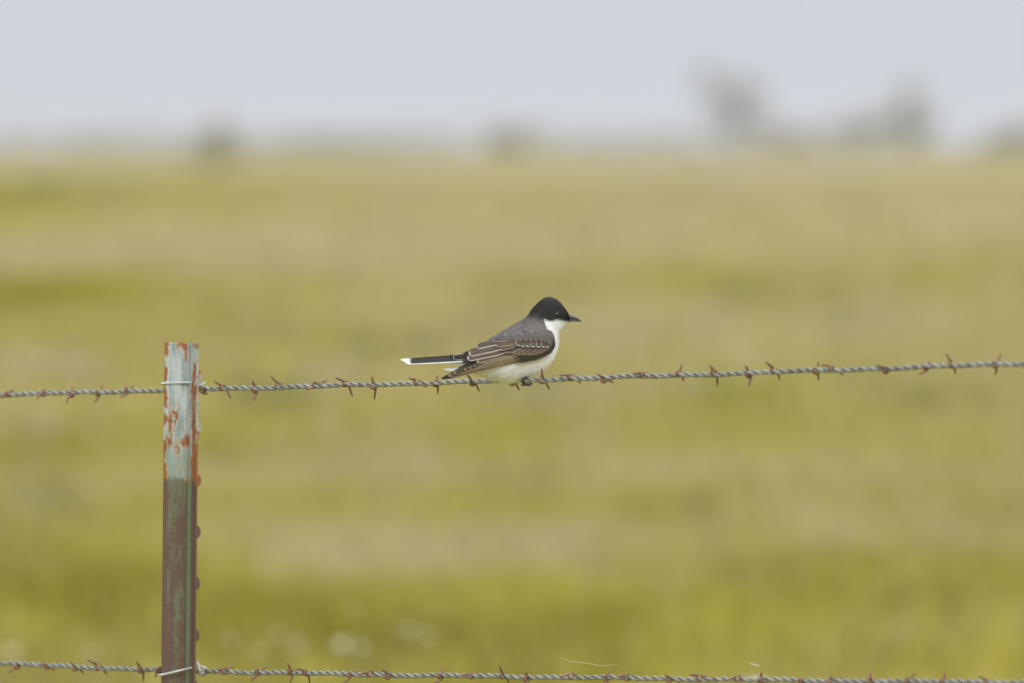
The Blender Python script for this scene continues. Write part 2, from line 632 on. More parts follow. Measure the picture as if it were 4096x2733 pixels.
z1, z2, z3, z4 = zf(0, 1500, 3.79), zf(780, 1450, 3.79), zf(1380, 1440, 3.79), zf(2100, 1420, 3.56)
z5, z6, zA = zf(2700, 1400, 3.357), zf(3400, 1380, 3.376), zf(1560, 1140, 2.8659)
y1, y2, y3, y4, y5 = zf(0, 2600, 3.357), zf(700, 2600, 2.35), zf(1600, 2580, 2.611), zf(2400, 2580, 2.611), zf(3200, 2580, 2.623)
TOP_BARBS = [
    (z1, (140, 285), (10, 338), (215, 235)), (z1, (660, 280), (570, 375), (760, 250)), (z1, (1090, 310), (1010, 445), (1105, 160)),
    (z1, (1480, 285), (1565, 140), (1435, 430)), (z1, (1920, 230), (2035, 155), (1820, 345)),
    (z2, (420, 375), (290, 290), (545, 550)), (z2, (905, 430), (870, 265), (888, 590)), (z2, (1260, 340), (1150, 205), (1370, 365)),
    (z2, (1815, 320), (2020, 262), (1680, 415)), (z2, (2280, 310), (2125, 230), (2390, 523)),
    (z3, (425, 420), (408, 245), (443, 605)), (z3, (1085, 325), (965, 275), (1250, 425)), (z3, (1365, 370), (1410, 210), (1405, 520)),
    (z3, (1930, 360), (1845, 215), (2040, 485)), (zA, (1395, 1135), (1350, 1010), (1485, 1213)),
    (z4, (240, 375), (237, 185), (350, 500)), (z4, (650, 310), (485, 293), (800, 410)), (z4, (1120, 375), (1015, 268), (1260, 402)),
    (z4, (1680, 280), (1520, 270), (1890, 343)), (z4, (2180, 265), (2238, 122), (2270, 380)),
    (z5, (525, 300), (455, 198), (570, 500)), (z5, (990, 350), (945, 205), (988, 488)), (z5, (1325, 265), (1205, 155), (1415, 410)),
    (z5, (1880, 285), (1942, 145), (1930, 412)), (z5, (2110, 240), (1955, 200), (2268, 348)),
    (z6, (480, 365), (355, 278), (600, 355)), (z6, (1030, 310), (1085, 215), (930, 397)), (z6, (1370, 255), (1295, 120), (1425, 400)),
    (z6, (1950, 270), (2050, 105), (1965, 415)),
    (z2, (135, 445), (200, 478), (50, 425)),
]
BOT_BARBS = [
    (y1, (230, 240), (130, 320), (290, 190)), (y1, (630, 235), (545, 180), (740, 290)), (y1, (1010, 260), (945, 160), (1130, 325)),
    (y1, (1320, 225), (1175, 130), (1440, 340)), (y1, (1890, 280), (1835, 150), (1925, 430)), (y1, (2140, 275), (2090, 380), (2190, 250)),
    (y2, (460, 200), (400, 185), (550, 155)), (y2, (770, 195), (885, 148), (712, 292)), (y2, (1085, 200), (1062, 125), (1085, 310)),
    (y2, (1225, 210), (1128, 175), (1265, 320)), (y2, (1640, 240), (1730, 190), (1565, 320)), (y2, (1835, 220), (1735, 232), (1910, 212)),
    (y2, (2000, 255), (1945, 180), (2085, 268)),
    (y3, (425, 335), (450, 215), (335, 410)), (y3, (740, 320), (620, 322), (815, 312)), (y3, (1070, 320), (1035, 210), (1140, 400)),
    (y3, (1320, 365), (1320, 275), (1300, 440)), (y3, (1790, 318), (1675, 330), (1860, 325)), (y3, (2150, 350), (2200, 260), (2120, 430)),
    (y4, (280, 335), (170, 330), (355, 335)), (y4, (720, 370), (675, 313), (845, 398)), (y4, (1040, 335), (930, 308), (1150, 345)),
    (y4, (1440, 345), (1325, 365), (1510, 350)), (y4, (1690, 368), (1677, 280), (1690, 450)), (y4, (2110, 385), (2050, 372), (2180, 420)),
    (y5, (320, 355), (460, 340), (215, 392)), (y5, (730, 365), (740, 265), (740, 440)), (y5, (1130, 375), (1215, 280), (1090, 440)),
    (y5, (1500, 390), (1525, 285), (1480, 450)), (y5, (1960, 390), (1865, 325), (2040, 430)),
]
BARB_L = 0.0155


def barb_mesh(c, t1, t2, rng):
    """wire tie wound round the cable at c with two cut points t1, t2 (world points)"""
    Uv = NEAR
    up = Vector((0, 0, 1))

    def ang(v):
        return math.atan2(v.dot(up), v.dot(OUT))
    R = 0.0027
    a1 = ang(t1 - c) - math.radians(65)
    a2 = ang(t2 - c) + math.radians(65)
    while a2 < a1 + math.radians(300): a2 += 2 * math.pi
    n = 14
    loop = []
    for i in range(n + 1):
        f = i / n
        a = a1 + (a2 - a1) * f
        loop.append(c + (OUT * math.cos(a) + up * math.sin(a)) * R + Uv * ((f - 0.5) * 0.0034 * (1 if rng.random() else 1)))
    path = [t1, t1.lerp(loop[0], 0.22), t1.lerp(loop[0], 0.6)] + loop + [loop[-1].lerp(t2, 0.4), loop[-1].lerp(t2, 0.78), t2]
    rw = 0.00142
    rad = [0.00030, rw * .8, rw] + [rw] * (n + 1) + [rw, rw * .8, 0.00030]
    return tube([p for p in path], rad, 7)


def place_barbs(data, path, parent, s_from, s_to, seed):
    rng = random.Random(seed)
    base = parent.location
    for (zfun, lc, t1, t2) in data:
        lp = zfun(*lc)
        d = wire_depth(lp[0])
        c = P(lp[0], lp[1], d)
        axis = path.at(path.s_of(lp[0]))
        c = c.lerp(Vector((c.x, c.y, axis.z)), 0.35)
        tips = []
        for t in (t1, t2):
            q = zfun(*t)
            v = P(q[0], q[1], d) - P(lp[0], lp[1], d)
            rem = math.sqrt(max(BARB_L ** 2 - v.length ** 2, 0))
            sgn = 1 if v.x > 0 else -1
            v = v + CF * (sgn * min(rem, abs(v.x) * 0.9 + 0.003))
            tips.append(P(lp[0], lp[1], d) + v)
        vv, ff = barb_mesh(c, tips[0], tips[1], rng)
        ctr = c
        o = mesh_obj('barb', [(x - ctr.x, y - ctr.y, z - ctr.z) for x, y, z in vv], ff, M_BARB, parent)
        o.location = ctr - base
    for rng_s in (s_from, s_to):                     # the wire goes on beyond the frame
        s = rng_s[0]
        while s < rng_s[1]:
            c = path.at(s)
            a, b = rng.uniform(0, 6.28), rng.uniform(2, 4)
            dv = lambda g: (OUT * math.cos(g) + Vector((0, 0, 1)) * math.sin(g)) * BARB_L * .9 + NEAR * rng.uniform(-.003, .003)
            vv, ff = barb_mesh(c, c + dv(a), c + dv(a + b), rng)
            o = mesh_obj('barb', [(x - c.x, y - c.y, z - c.z) for x, y, z in vv], ff, M_BARB, parent)
            o.location = c - base
            s += 0.077 * rng.uniform(.85, 1.15)


def build_wire(path, data, label, phase, seed):
    s_post = path.s_of(782)
    root = empty('barbed_wire', label, 'barbed wire', path.at(s_post), 'strung wires of the fence')
    sA, sB = -1.6, LEN + 1.6
    build_strands(path, sA, sB, phase, root, seed)
    place_barbs(data, path, root, (sA + .05, -0.03), (LEN + 0.05, sB - .03), seed)
    return root


build_wire(PATH_TOP, TOP_BARBS, 'upper twisted barbed wire with rusty barbs that the bird perches on', 0.6, 5)
build_wire(PATH_BOT, BOT_BARBS, 'lower twisted barbed wire running along the bottom edge of the picture', 1.9, 6)

# ------------------------------------------------------------------ steel T post
POST_PX, POST_S = 757.0, None


def mat_post():
    m, nt, b = new_mat('weathered_post_paint')
    o = objco(nt)
    sep = N(nt, 'ShaderNodeSeparateXYZ')
    nt.links.new(o, sep.inputs[0])
    X, Y, Z = sep.outputs
    streak = noise(nt, vscale(nt, o, (260, 260, 22)), 1.0, 5, 0.62)
    blotch = noise(nt, vscale(nt, o, (95, 95, 42)), 1.0, 5, 0.62, 0.3)
    fine = noise(nt, vscale(nt, o, (900, 900, 350)), 1.0, 3, 0.6)
    # edge-ness: outer end of the stem and flange lips lose their paint first
    e1 = ramp(nt, X, -0.0285, -0.0330, 0, 1)
    e2 = maths(nt, 'MAXIMUM', ramp(nt, maths(nt, 'ABSOLUTE', Y), 0.0092, 0.0102, 0, 1), ramp(nt, X, -0.0008, 0.0, 0, 1))
    edge = maths(nt, 'MAXIMUM', e1, e2)
    # painted tip
    zz = maths(nt, 'ADD', Z, maths(nt, 'MULTIPLY', maths(nt, 'SUBTRACT', blotch, 0.5), 0.045))
    tipm = ramp(nt, zz, POST_TIP - 0.003, POST_TIP + 0.003)
    pale = mixc(nt, ramp(nt, streak, 0.42, 0.60), (0.46, 0.51, 0.53), (0.24, 0.31, 0.295))
    pale = mixc(nt, ramp(nt, fine, 0.45, 0.8, 0, 0.3), pale, (0.60, 0.61, 0.60))
    fade = ramp(nt, Z, POST_TIP + 0.075, POST_TIP + 0.005)
    pale = mixc(nt, maths(nt, 'MULTIPLY', fade, 0.75), pale, (0.20, 0.27, 0.20))
    rust = mixc(nt, ramp(nt, fine, 0.35, 0.7), (0.37, 0.150, 0.045), (0.16, 0.066, 0.030))
    low = maths(nt, 'MULTIPLY', ramp(nt, Z, POST_TIP + 0.11, POST_TIP + .01), 0.075)
    rm = maths(nt, 'ADD', blotch, maths(nt, 'ADD', maths(nt, 'MULTIPLY', edge, 0.13), low))
    rm = maths(nt, 'ADD', rm, ramp(nt, Z, POST_TOP - 0.012, POST_TOP, 0, 0.12))
    rm = maths(nt, 'ADD', rm, maths(nt, 'MULTIPLY', maths(nt, 'SUBTRACT', fine, 0.5), 0.10))
    rmask = ramp(nt, rm, 0.57, 0.65)
    halo = ramp(nt, rm, 0.52, 0.60, 0, 0.55)
    top_c = mixc(nt, halo, pale, (0.52, 0.40, 0.30))
    top_c = mixc(nt, rmask, top_c, rust)
    # green body, worn to brown
    green = mixc(nt, ramp(nt, fine, 0.3, 0.75), (0.165, 0.205, 0.120), (0.130, 0.150, 0.090))
    brown = mixc(nt, ramp(nt, fine, 0.3, 0.7), (0.150, 0.088, 0.070), (0.112, 0.060, 0.047))
    inner = maths(nt, 'MULTIPLY', ramp(nt, X, -0.0066, -0.0054), maths(nt, 'SUBTRACT', 1.0, e2))                     # sheltered fillet keeps its paint
    wear = maths(nt, 'ADD', maths(nt, 'MULTIPLY', streak, 0.45), maths(nt, 'MULTIPLY', blotch, 0.65))
    wear = maths(nt, 'SUBTRACT', wear, maths(nt, 'MULTIPLY', inner, 0.7))
    wear = maths(nt, 'SUBTRACT', wear, ramp(nt, Z, POST_TIP - 0.06, POST_TIP, 0, 0.05))
    wear = maths(nt, 'ADD', wear, maths(nt, 'MULTIPLY', edge, 0.55))
    bot_c = mixc(nt, ramp(nt, wear, 0.36, 0.62, 0.05, 0.92), green, brown)
    bot_c = mixc(nt, ramp(nt, blotch, 0.72, 0.76, 0, 0.6), bot_c, rust)
    bot_c = mixc(nt, maths(nt, 'MULTIPLY', inner, ramp(nt, fine, 0.2, 0.7, 0.9, 0.55)), bot_c, (0.205, 0.270, 0.150))
    c = mixc(nt, tipm, bot_c, top_c)
    nt.links.new(c, b.inputs['Base Color'])
    b.inputs['Roughness'].default_value = 0.62
    b.inputs['Specular IOR Level'].default_value = 0.3
    bump(nt, b, blotch, 0.25, 0.001)
    return m


s_p = PATH_TOP.s_of(793)
OUT_P = Vector((0.896, 0.443, 0)).normalized()            # the post is turned a little against the wires
anchor = PATH_TOP.at(s_p) - OUT_P * 0.0075                     # flange outer face behind the wire
POST_PPM = F / wire_depth(782)
POST_TOP = anchor.z + (1558 - 1374) / POST_PPM               # heights above the ground
POST_TIP = anchor.z - (1922 - 1558) / POST_PPM
M_POST = mat_post()
LEAN = math.radians(0.58)
post_ang = math.atan2(OUT_P.y, OUT_P.x)
rot = Matrix.Rotation(LEAN, 4, 'Y') @ Matrix.Rotation(post_ang, 4, 'Z')
up_l = rot @ Vector((0, 0, 1))
base_pt = anchor - up_l * (anchor.z / up_l.z)
post = empty('fence_post', 'rusty green steel fence post with a whitened top', 'fence post')
post.matrix_world = Matrix.Translation(base_pt) @ rot
PROFILE = [(0, -17.0), (0.2, -9), (0.2, 9), (0, 17.0), (-1.2, 17.6), (-2.6, 17), (-3.6, 6), (-5.4, 2.6), (-8.0, 1.8), (-31.8, 1.5), (-33.4, 1.2), (-34.0, 0),
           (-33.4, -1.3), (-31.8, -1.6), (-11.0, -1.8), (-10.0, -3.0), (-8.4, -3.4), (-7.4, -1.9), (-6.2, -1.9), (-5.4, -4.6), (-3.4, -12.2), (-2.4, -12.6), (-2.4, -16.6), (-1.2, -17.6)]


def build_post():
    zs = list(np.linspace(-0.35, POST_TOP - 0.02, 40)) + list(np.linspace(POST_TOP - 0.018, POST_TOP, 8))
    V, Fc = [], []
    k = len(PROFILE)
    rr = random.Random(3)
    for i, z in enumerate(zs):
        for j, (x, y) in enumerate(PROFILE):
            zz = z + (rr.uniform(-0.0016, 0.0012) if i == len(zs) - 1 else 0)
            w = 0.00015 * math.sin(z * 37 + j)
            V.append((x / 1000 + w, y / 1000 + w, zz))
    for i in range(len(zs) - 1):
        for j in range(k):
            j2 = (j + 1) % k
            Fc.append((i * k + j, i * k + j2, (i + 1) * k + j2, (i + 1) * k + j))
    Fc.append(tuple((len(zs) - 1) * k + j for j in range(k)))
    o = mesh_obj('shaft', V, Fc, M_POST, post, smooth=False)
    # studs: rounded wedge, flat underside sloping back to the flange
    prof = [(-0.0005, 0.0082), (0.0030, 0.0074), (0.0062, 0.0044), (0.0078, 0.0010), (0.0078, -0.0024), (0.0055, -0.0050), (-0.0005, -0.0088)]
    yw = [0.0100, 0.0098, 0.0090, 0.0082, 0.0080, 0.0086, 0.0092]
    SV, SF = [], []
    for sgn in (-1, 1):
        for (x, z), w in zip(prof, yw):
            SV.append((x, sgn * w, z))
    n = len(prof)
    for i in range(n):
        j = (i + 1) % n
        SF.append((i, j, n + j, n + i))
    SF.append(tuple(range(n))); SF.append(tuple(range(2 * n - 1, n - 1, -1)))
    me = None
    # rust and paint follow the post, so the stud uses the post's own coordinates
    pitch = 207.0 / POST_PPM
    z_first = POST_TOP - (1507 - 1374) / POST_PPM
    z = z_first
    while z > 0.06:
        vv = [(a, b_, c_ + z) for a, b_, c_ in SV]
        s = mesh_obj('stud', vv, SF, M_POST, post, smooth=False)
        bv = s.modifiers.new('soft', 'BEVEL'); bv.width = 0.0008; bv.segments = 2
        z -= pitch
    return o


build_post()


# clips that tie the wires to the post
def clip_depth(px):
    dj = (anchor - CO).dot(CF)
    return dj - (POST_PX - px) / POST_PPM * abs(OUT_P.y / OUT_P.x) - 0.0042 - (0.004 if px > 750 else 0)


def build_clip(name, label, path_pts, tail_pts, rad):
    pts = [P(x, y, clip_depth(x) + dd) for (x, y, dd) in path_pts]
    cv = catmull([tuple(p) for p in pts], len(pts) * 6)
    a = tube([Vector(p) for p in cv], rad, 9)
    parts = [a]
    if tail_pts:
        tp = catmull([tuple(P(x, y, clip_depth(x) + dd)) for (x, y, dd) in tail_pts], len(tail_pts) * 6)
        parts.append(tube([Vector(p) for p in tp], rad, 9))
    v, f = join(*parts)
    c = pts[len(pts) // 2]
    o = mesh_obj(name, [(x - c.x, y - c.y, z - c.z) for x, y, z in v], f, M_CLIP)
    o.location = c
    return tag(o, label, 'wire clip', 'clips tying the wires to the post')


q5 = lambda x, y, d=0.0: (600 + x / 4.354, 1340 + y / 4.354, d)
q8 = lambda x, y, d=0.0: (600 + x / 4.71, 2400 + y / 4.71, d)
build_clip('wire_clip', 'pale wire clip wound round the whitened post top at the upper wire',
           [q5(420, 875, .030), q5(250, 868, .018), q5(195, 852, .006), q5(240, 845), q5(450, 836), q5(690, 828), q5(790, 842), q5(860, 872, -.002), q5(930, 925, -.004), q5(985, 955, -.002), q5(1010, 930, .006), q5(950, 905, .010)],
           [q5(860, 950, .004), q5(840, 910, -.001), q5(880, 880, -.005), q5(925, 855, -.005), q5(962, 832, -.004)], 0.00125)
build_clip('wire_clip', 'pale wire clip wound round the brown shaft at the lower wire',
           [q8(480, 1440, .030), q8(250, 1435, .018), q8(172, 1420, .006), q8(240, 1409), q8(500, 1346), q8(730, 1292), q8(860, 1264), q8(960, 1256, -.003), q8(1050, 1290, -.006), q8(1068, 1360, -.004), q8(1020, 1415, .002), q8(945, 1420, .004), q8(895, 1370, .002), q8(900, 1310, -.002)],
           [q8(1010, 1300, .004), q8(1005, 1380, -.004), q8(970, 1400, -.007), q8(940, 1330, -.008), q8(915, 1250, -.006), q8(888, 1170, -.004)], 0.0013)

# ------------------------------------------------------------------ the bird
PXF, PYF = 2066.0, 1523.0
DB = wire_depth(PXF)
PPM = F / DB
UN = 1.0 / 2.8659 / PPM                      # one unit of the bird sketch in metres


def bl(zx, zy, dy=0.0):
    """bird sketch coordinates (x right, y down, depth units away from the viewer) -> local metres"""
    return np.array(((zx - (PXF - 1560) * 2.8659) * UN, dy * UN, -(zy - (PYF - 1140) * 2.8659) * UN))


bird = empty('perched_bird', 'small black, grey and white bird perched on the upper barbed wire', 'bird', P(PXF, PYF, DB))

ST = np.array([  # top x,y, bottom x,y, half width
    (838, 785, 842, 895, 40), (880, 768, 870, 925, 78), (960, 738, 930, 985, 130), (1080, 664, 1060, 1035, 190), (1200, 584, 1215, 1095, 235), (1320, 514, 1385, 1128, 265),
    (1430, 448, 1555, 1092, 280), (1510, 403, 1725, 1015, 275), (1560, 374, 1840, 912, 255), (1590, 340, 1912, 780, 225),
    (1612, 302, 1938, 655, 195), (1640, 262, 1940, 563, 178), (1675, 225, 1975, 508, 176), (1722, 180, 2015, 458, 178),
    (1790, 142, 2040, 428, 174), (1870, 145, 2048, 415, 160), (1945, 192, 2052, 408, 135), (2005, 265, 2056, 402, 98), (2042, 322, 2060, 396, 56), (2056, 345, 2062, 385, 20)], float)
NR, NS = 84, 56
STI = catmull(ST, NR)


def body_point(ri, th):
    """ri float ring index array, th angle array -> sketch coords (x, y, depth)"""
    i0 = np.clip(ri.astype(int), 0, NR - 2)
    f = (ri - i0)[:, None]
    s = STI[i0] * (1 - f) + STI[i0 + 1] * f
    mx, my = (s[:, 0] + s[:, 2]) / 2, (s[:, 1] + s[:, 3]) / 2
    hx, hy = (s[:, 0] - s[:, 2]) / 2, (s[:, 1] - s[:, 3]) / 2
    c, sn = np.cos(th), np.sin(th)
    return np.stack([mx + hx * c, my + hy * c, s[:, 4] * np.sign(sn) * np.abs(sn) ** 0.92], 1)


WHITE_POLY = np.array([(2000, 410), (1960, 402), (1915, 396), (1862, 414), (1812, 408), (1768, 390), (1782, 450), (1800, 490), (1840, 535), (1878, 590), (1892, 650), (1885, 720),
                       (1850, 770), (1700, 850), (1400, 900), (1000, 950), (860, 900), (700, 890), (700, 1400), (2300, 1400), (2300, 405), (2050, 412)], float)


def poly_sd(x, y, poly):
    """signed distance, positive inside"""
    d = np.full(x.shape, 1e9)
    inside = np.zeros(x.shape, bool)
    n = len(poly)
    for i in range(n):
        ax, ay = poly[i]; bx, by = poly[(i + 1) % n]
        ex, ey = bx - ax, by - ay
        t = np.clip(((x - ax) * ex + (y - ay) * ey) / (ex * ex + ey * ey), 0, 1)
        d = np.minimum(d, np.hypot(x - ax - t * ex, y - ay - t * ey))
        c = ((ay > y) != (by > y)) & (x < ex * (y - ay) / (ey if abs(ey) > 1e-9 else 1e-9) + ax)
        inside ^= c
    return np.where(inside, d, -d)


def sstep(a, b, v):
    t = np.clip((v - a) / (b - a), 0, 1)
    return t * t * (3 - 2 * t)


C_BLACK = np.array((0.041, 0.038, 0.037))
C_GREY = np.array((0.190, 0.178, 0.168))
C_WHITE = np.array((0.86, 0.872, 0.90))


def bird_color(x, y, soft=14.0):
    # grey back shading to black on the head
    lx, ly, mx, my = 1545.0, 345.0, 1790.0, 440.0
    nx, ny = (my - ly), -(mx - lx)
    L = math.hypot(nx, ny)
    s = ((x - lx) * nx + (y - ly) * ny) / L
    k = sstep(-55, 75, s)[:, None]
    col = C_GREY * (1 - k) + C_BLACK * k
    r = (sstep(1010, 890, x) * sstep(900, 800, y))[:, None]
    col = col * (1 - r) + np.array((0.030, 0.029, 0.029)) * r
    br = (sstep(560, 640, y) * sstep(1950, 1700, x))[:, None] * 0.35
    col = col * (1 - br) + np.array((0.13, 0.10, 0.08)) * br
    w = sstep(-soft, soft, poly_sd(x, y, WHITE_POLY))[:, None]
    return col * (1 - w) + C_WHITE * w


M_PLUME = mat_vertex('soft_plumage', 0.9, 0.12, var=0.22, scale=650, sheen=0.15)
M_BLADE = mat_vertex('plumage_barbs', 0.9, 0.12, transl=0.15)
M_FEATHER = mat_vertex('flight_feather', 0.6, 0.3, var=0.10, scale=1500)


def build_body():
    ri = np.repeat(np.arange(NR, dtype=float), NS)
    th = np.tile(np.arange(NS) * 2 * np.pi / NS, NR)
    sk = body_point(np.minimum(ri, NR - 1.0001), th)
    col = bird_color(sk[:, 0], sk[:, 1])
    V = np.array([bl(*p) for p in sk])
    Fc = []
    for i in range(NR - 1):
        for k in range(NS):
            k2 = (k + 1) % NS
            Fc.append((i * NS + k, i * NS + k2, (i + 1) * NS + k2, (i + 1) * NS + k))
    Fc.append(tuple(range(NS))[::-1]); Fc.append(tuple((NR - 1) * NS + k for k in range(NS)))
    b = mesh_obj('body', V, Fc, M_PLUME, bird, colors=col)
    return b


body = build_body()


def build_plumage():
    """small contour-feather barbs lying back over the body, one mesh"""
    r = np.random.default_rng(5)
    n = 26000
    ri = r.uniform(0.5, NR - 4, n)
    th = r.uniform(0, 2 * np.pi, n)
    p = body_point(ri, th)
    e = 0.05
    pb = body_point(np.clip(ri - 0.6, 0, NR - 1.01), th)          # towards the tail
    pt = body_point(ri, th + e)
    flow = pb - p
    flow /= np.linalg.norm(flow, axis=1)[:, None] + 1e-9
    side = pt - p
    side /= np.linalg.norm(side, axis=1)[:, None] + 1e-9
    nrm = np.cross(flow, side)
    nrm /= np.linalg.norm(nrm, axis=1)[:, None] + 1e-9
    ctr = body_point(ri, np.zeros(n)) * .5 + body_point(ri, np.full(n, np.pi)) * .5
    sgn = np.sign(np.sum(nrm * (p - ctr), 1))
    nrm *= sgn[:, None]
    x, y = p[:, 0], p[:, 1]
    head = sstep(1560, 1700, x) * sstep(560, 470, y)
    belly = sstep(840, 1000, y)
    ln = (30 * (1 - head) + 17 * head) * r.uniform(0.6, 1.3, n) * (1 + 1.1 * belly)
    lift = r.uniform(0.06, 0.36, n) * (1 + .9 * belly)
    crest = sstep(1880, 1740, x) * sstep(330, 200, y)              # ragged hind crown
    lift = lift + 0.45 * crest * r.random(n)
    lift = lift * (1 - 0.30 * sstep(0.25, 0.6, bird_color(x, y)[:, 0]))
    wd = (3.3 * (1 - head) + 2.2 * head) * r.uniform(0.7, 1.3, n)
    d = flow + nrm * lift[:, None] + r.normal(0, 0.10, (n, 3))
    d[:, 1] += 0.30 * belly                                          # belly fluff hangs
    d /= np.linalg.norm(d, axis=1)[:, None]
    root = p - nrm * 1.5
    mid = root + d * (ln * .55)[:, None] + nrm * 1.5
    tip = root + d * ln[:, None]
    a, b_ = root - side * wd[:, None], root + side * wd[:, None]
    c_, e_ = mid - side * wd[:, None] * .8, mid + side * wd[:, None] * .8
    S = np.stack([a, b_, c_, e_, tip], 1).reshape(-1, 3)
    V = np.stack([(S[:, 0] - (PXF - 1560) * 2.8659) * UN, S[:, 2] * UN, -(S[:, 1] - (PYF - 1140) * 2.8659) * UN], 1)
    o = np.arange(n)[:, None] * 5
    T = np.concatenate([o + [[0, 1, 3]], o + [[0, 3, 2]], o + [[2, 3, 4]]], 1).reshape(-1, 3)
    jit = r.normal(0, 7, (n, 2))
    col = bird_color(x + jit[:, 0], y + jit[:, 1], 8)
    dark = 1 - sstep(0.2, 0.6, col[:, 0])
    col = col * (1 + r.normal(0, 1, n) * (0.03 + .30 * dark))[:, None].clip(0.45, 1.7)
    ob = tri_mesh('plumage', V, T, M_BLADE, body, colors=np.repeat(np.clip(col, 0, 0.90), 5, 0), smooth=True)
    ob['kind'] = 'stuff'
    return ob


build_plumage()


# --- feathers
def A4(x, y): return ((300 + x / 5.6) * 2.8659, (160 + y / 5.6) * 2.8659)
def A3(x, y): return ((20 + x / 7.344) * 2.8659, (220 + y / 7.344) * 2.8659)


WX = np.array([560, 700, 900, 1050, 1200, 1400, 1550, 1700, 1800, 1850, 1900], float)
WD = np.array([95, 120, 175, 232, 272, 302, 310, 300, 272, 245, 205], float)


def wing_depth(x, y):
    D = np.interp(x, WX, WD)
    midy = np.interp(x, [560, 900, 1300, 1700, 1900], [1070, 930, 800, 700, 650])
    dz = y - midy
    k = np.where(dz < 0, 0.0021, 0.0014)
    return -(D - np.minimum(k * dz ** 2, D * 0.75))


def tail_depth(x, y):
    return -18.0 - 0.02 * (x - 500) * 0 - (y - np.interp(x, [100, 900], [875, 830])) * 0.9


def feather(name, root, ctrl, tip, hw, parent, layer, base, edge, low=0.28, up=0.0, tipw=0.10, blunt=0.22, depth=wing_depth,
            shaft=0.8, tipcol=None, grow=0.30, taper=0.0):
    """a vane along a curve from root to tip; pale margin on the lower (and/or upper) side and round the tip"""
    nu = 26
    tt = np.concatenate([np.linspace(0, 0.7, 12, endpoint=False), 1 - (1 - np.linspace(0, 1, nu - 12)) ** 1.6 * 0.3])
    vs = np.array([-1, -.88, -.76, -.6, -.3, -.06, 0, .06, .3, .5, .64, .76, .88, 1.0])
    r0, c0, t0 = map(np.array, (root, ctrl, tip))
    pts = ((1 - tt) ** 2)[:, None] * r0 + (2 * tt * (1 - tt))[:, None] * c0 + (tt ** 2)[:, None] * t0
    dv = (2 * (1 - tt))[:, None] * (c0 - r0) + (2 * tt)[:, None] * (t0 - c0)
    dv = dv / (np.linalg.norm(dv, axis=1)[:, None] + 1e-9)
    nr = np.stack([-dv[:, 1], dv[:, 0]], 1)
    if nr[:, 1].mean() < 0: nr = -nr                              # + = lower in the picture
    w = hw * np.minimum(1, 0.45 + 0.55 * tt / grow)
    w = w * (1 + taper * (1 - tt))
    q = np.clip((tt - (1 - blunt)) / blunt, 0, 1)
    w = w * np.sqrt(np.clip(1 - q ** 2.1, 0.0004, 1))
    V, Cc = [], []
    base, edge = np.array(base), np.array(edge)
    tc = edge if tipcol is None else np.array(tipcol)
    for i in range(len(tt)):
        for v in vs:
            x, y = pts[i] + nr[i] * w[i] * v
            dd = float(depth(np.array([x]), np.array([y]))[0]) - layer * 2.4 - (1 - v * v) * min(hw, 30) * 0.10
            V.append(bl(x, y, dd))
            e = 0.0
            if low and v > 1 - 2 * low: e = max(e, sstep(1 - 2 * low, 1 - 1.3 * low, np.array(v)))
            if up and v < -(1 - 2 * up): e = max(e, sstep(1 - 2 * up, 1 - 1.3 * up, np.array(-v)))
            col = base * (1 + 0.10 * math.sin(i * 2.1 + v * 9)) * (shaft if abs(v) < 0.03 else 1)
            col = col * (1 - e) + edge * e
            et = float(sstep(1 - tipw * 1.15, 1 - tipw * 0.7, np.array(tt[i]))) if tipw else 0
            col = col * (1 - et) + tc * et
            Cc.append(col)
    k = len(vs)
    Fc = [(i * k + j, i * k + j + 1, (i + 1) * k + j + 1, (i + 1) * k + j) for i in range(len(tt) - 1) for j in range(k - 1)]
    return mesh_obj(name, V, Fc, M_FEATHER, parent, colors=np.array(Cc))


BROWN = (0.112, 0.079, 0.055)
BROWN2 = (0.086, 0.063, 0.046)
WARM = (0.125, 0.075, 0.042)
DARK = (0.034, 0.027, 0.023)
PALE = (0.36, 0.315, 0.265)
WHITE_E = (0.50, 0.465, 0.42)
CREAM = (0.40, 0.35, 0.27)


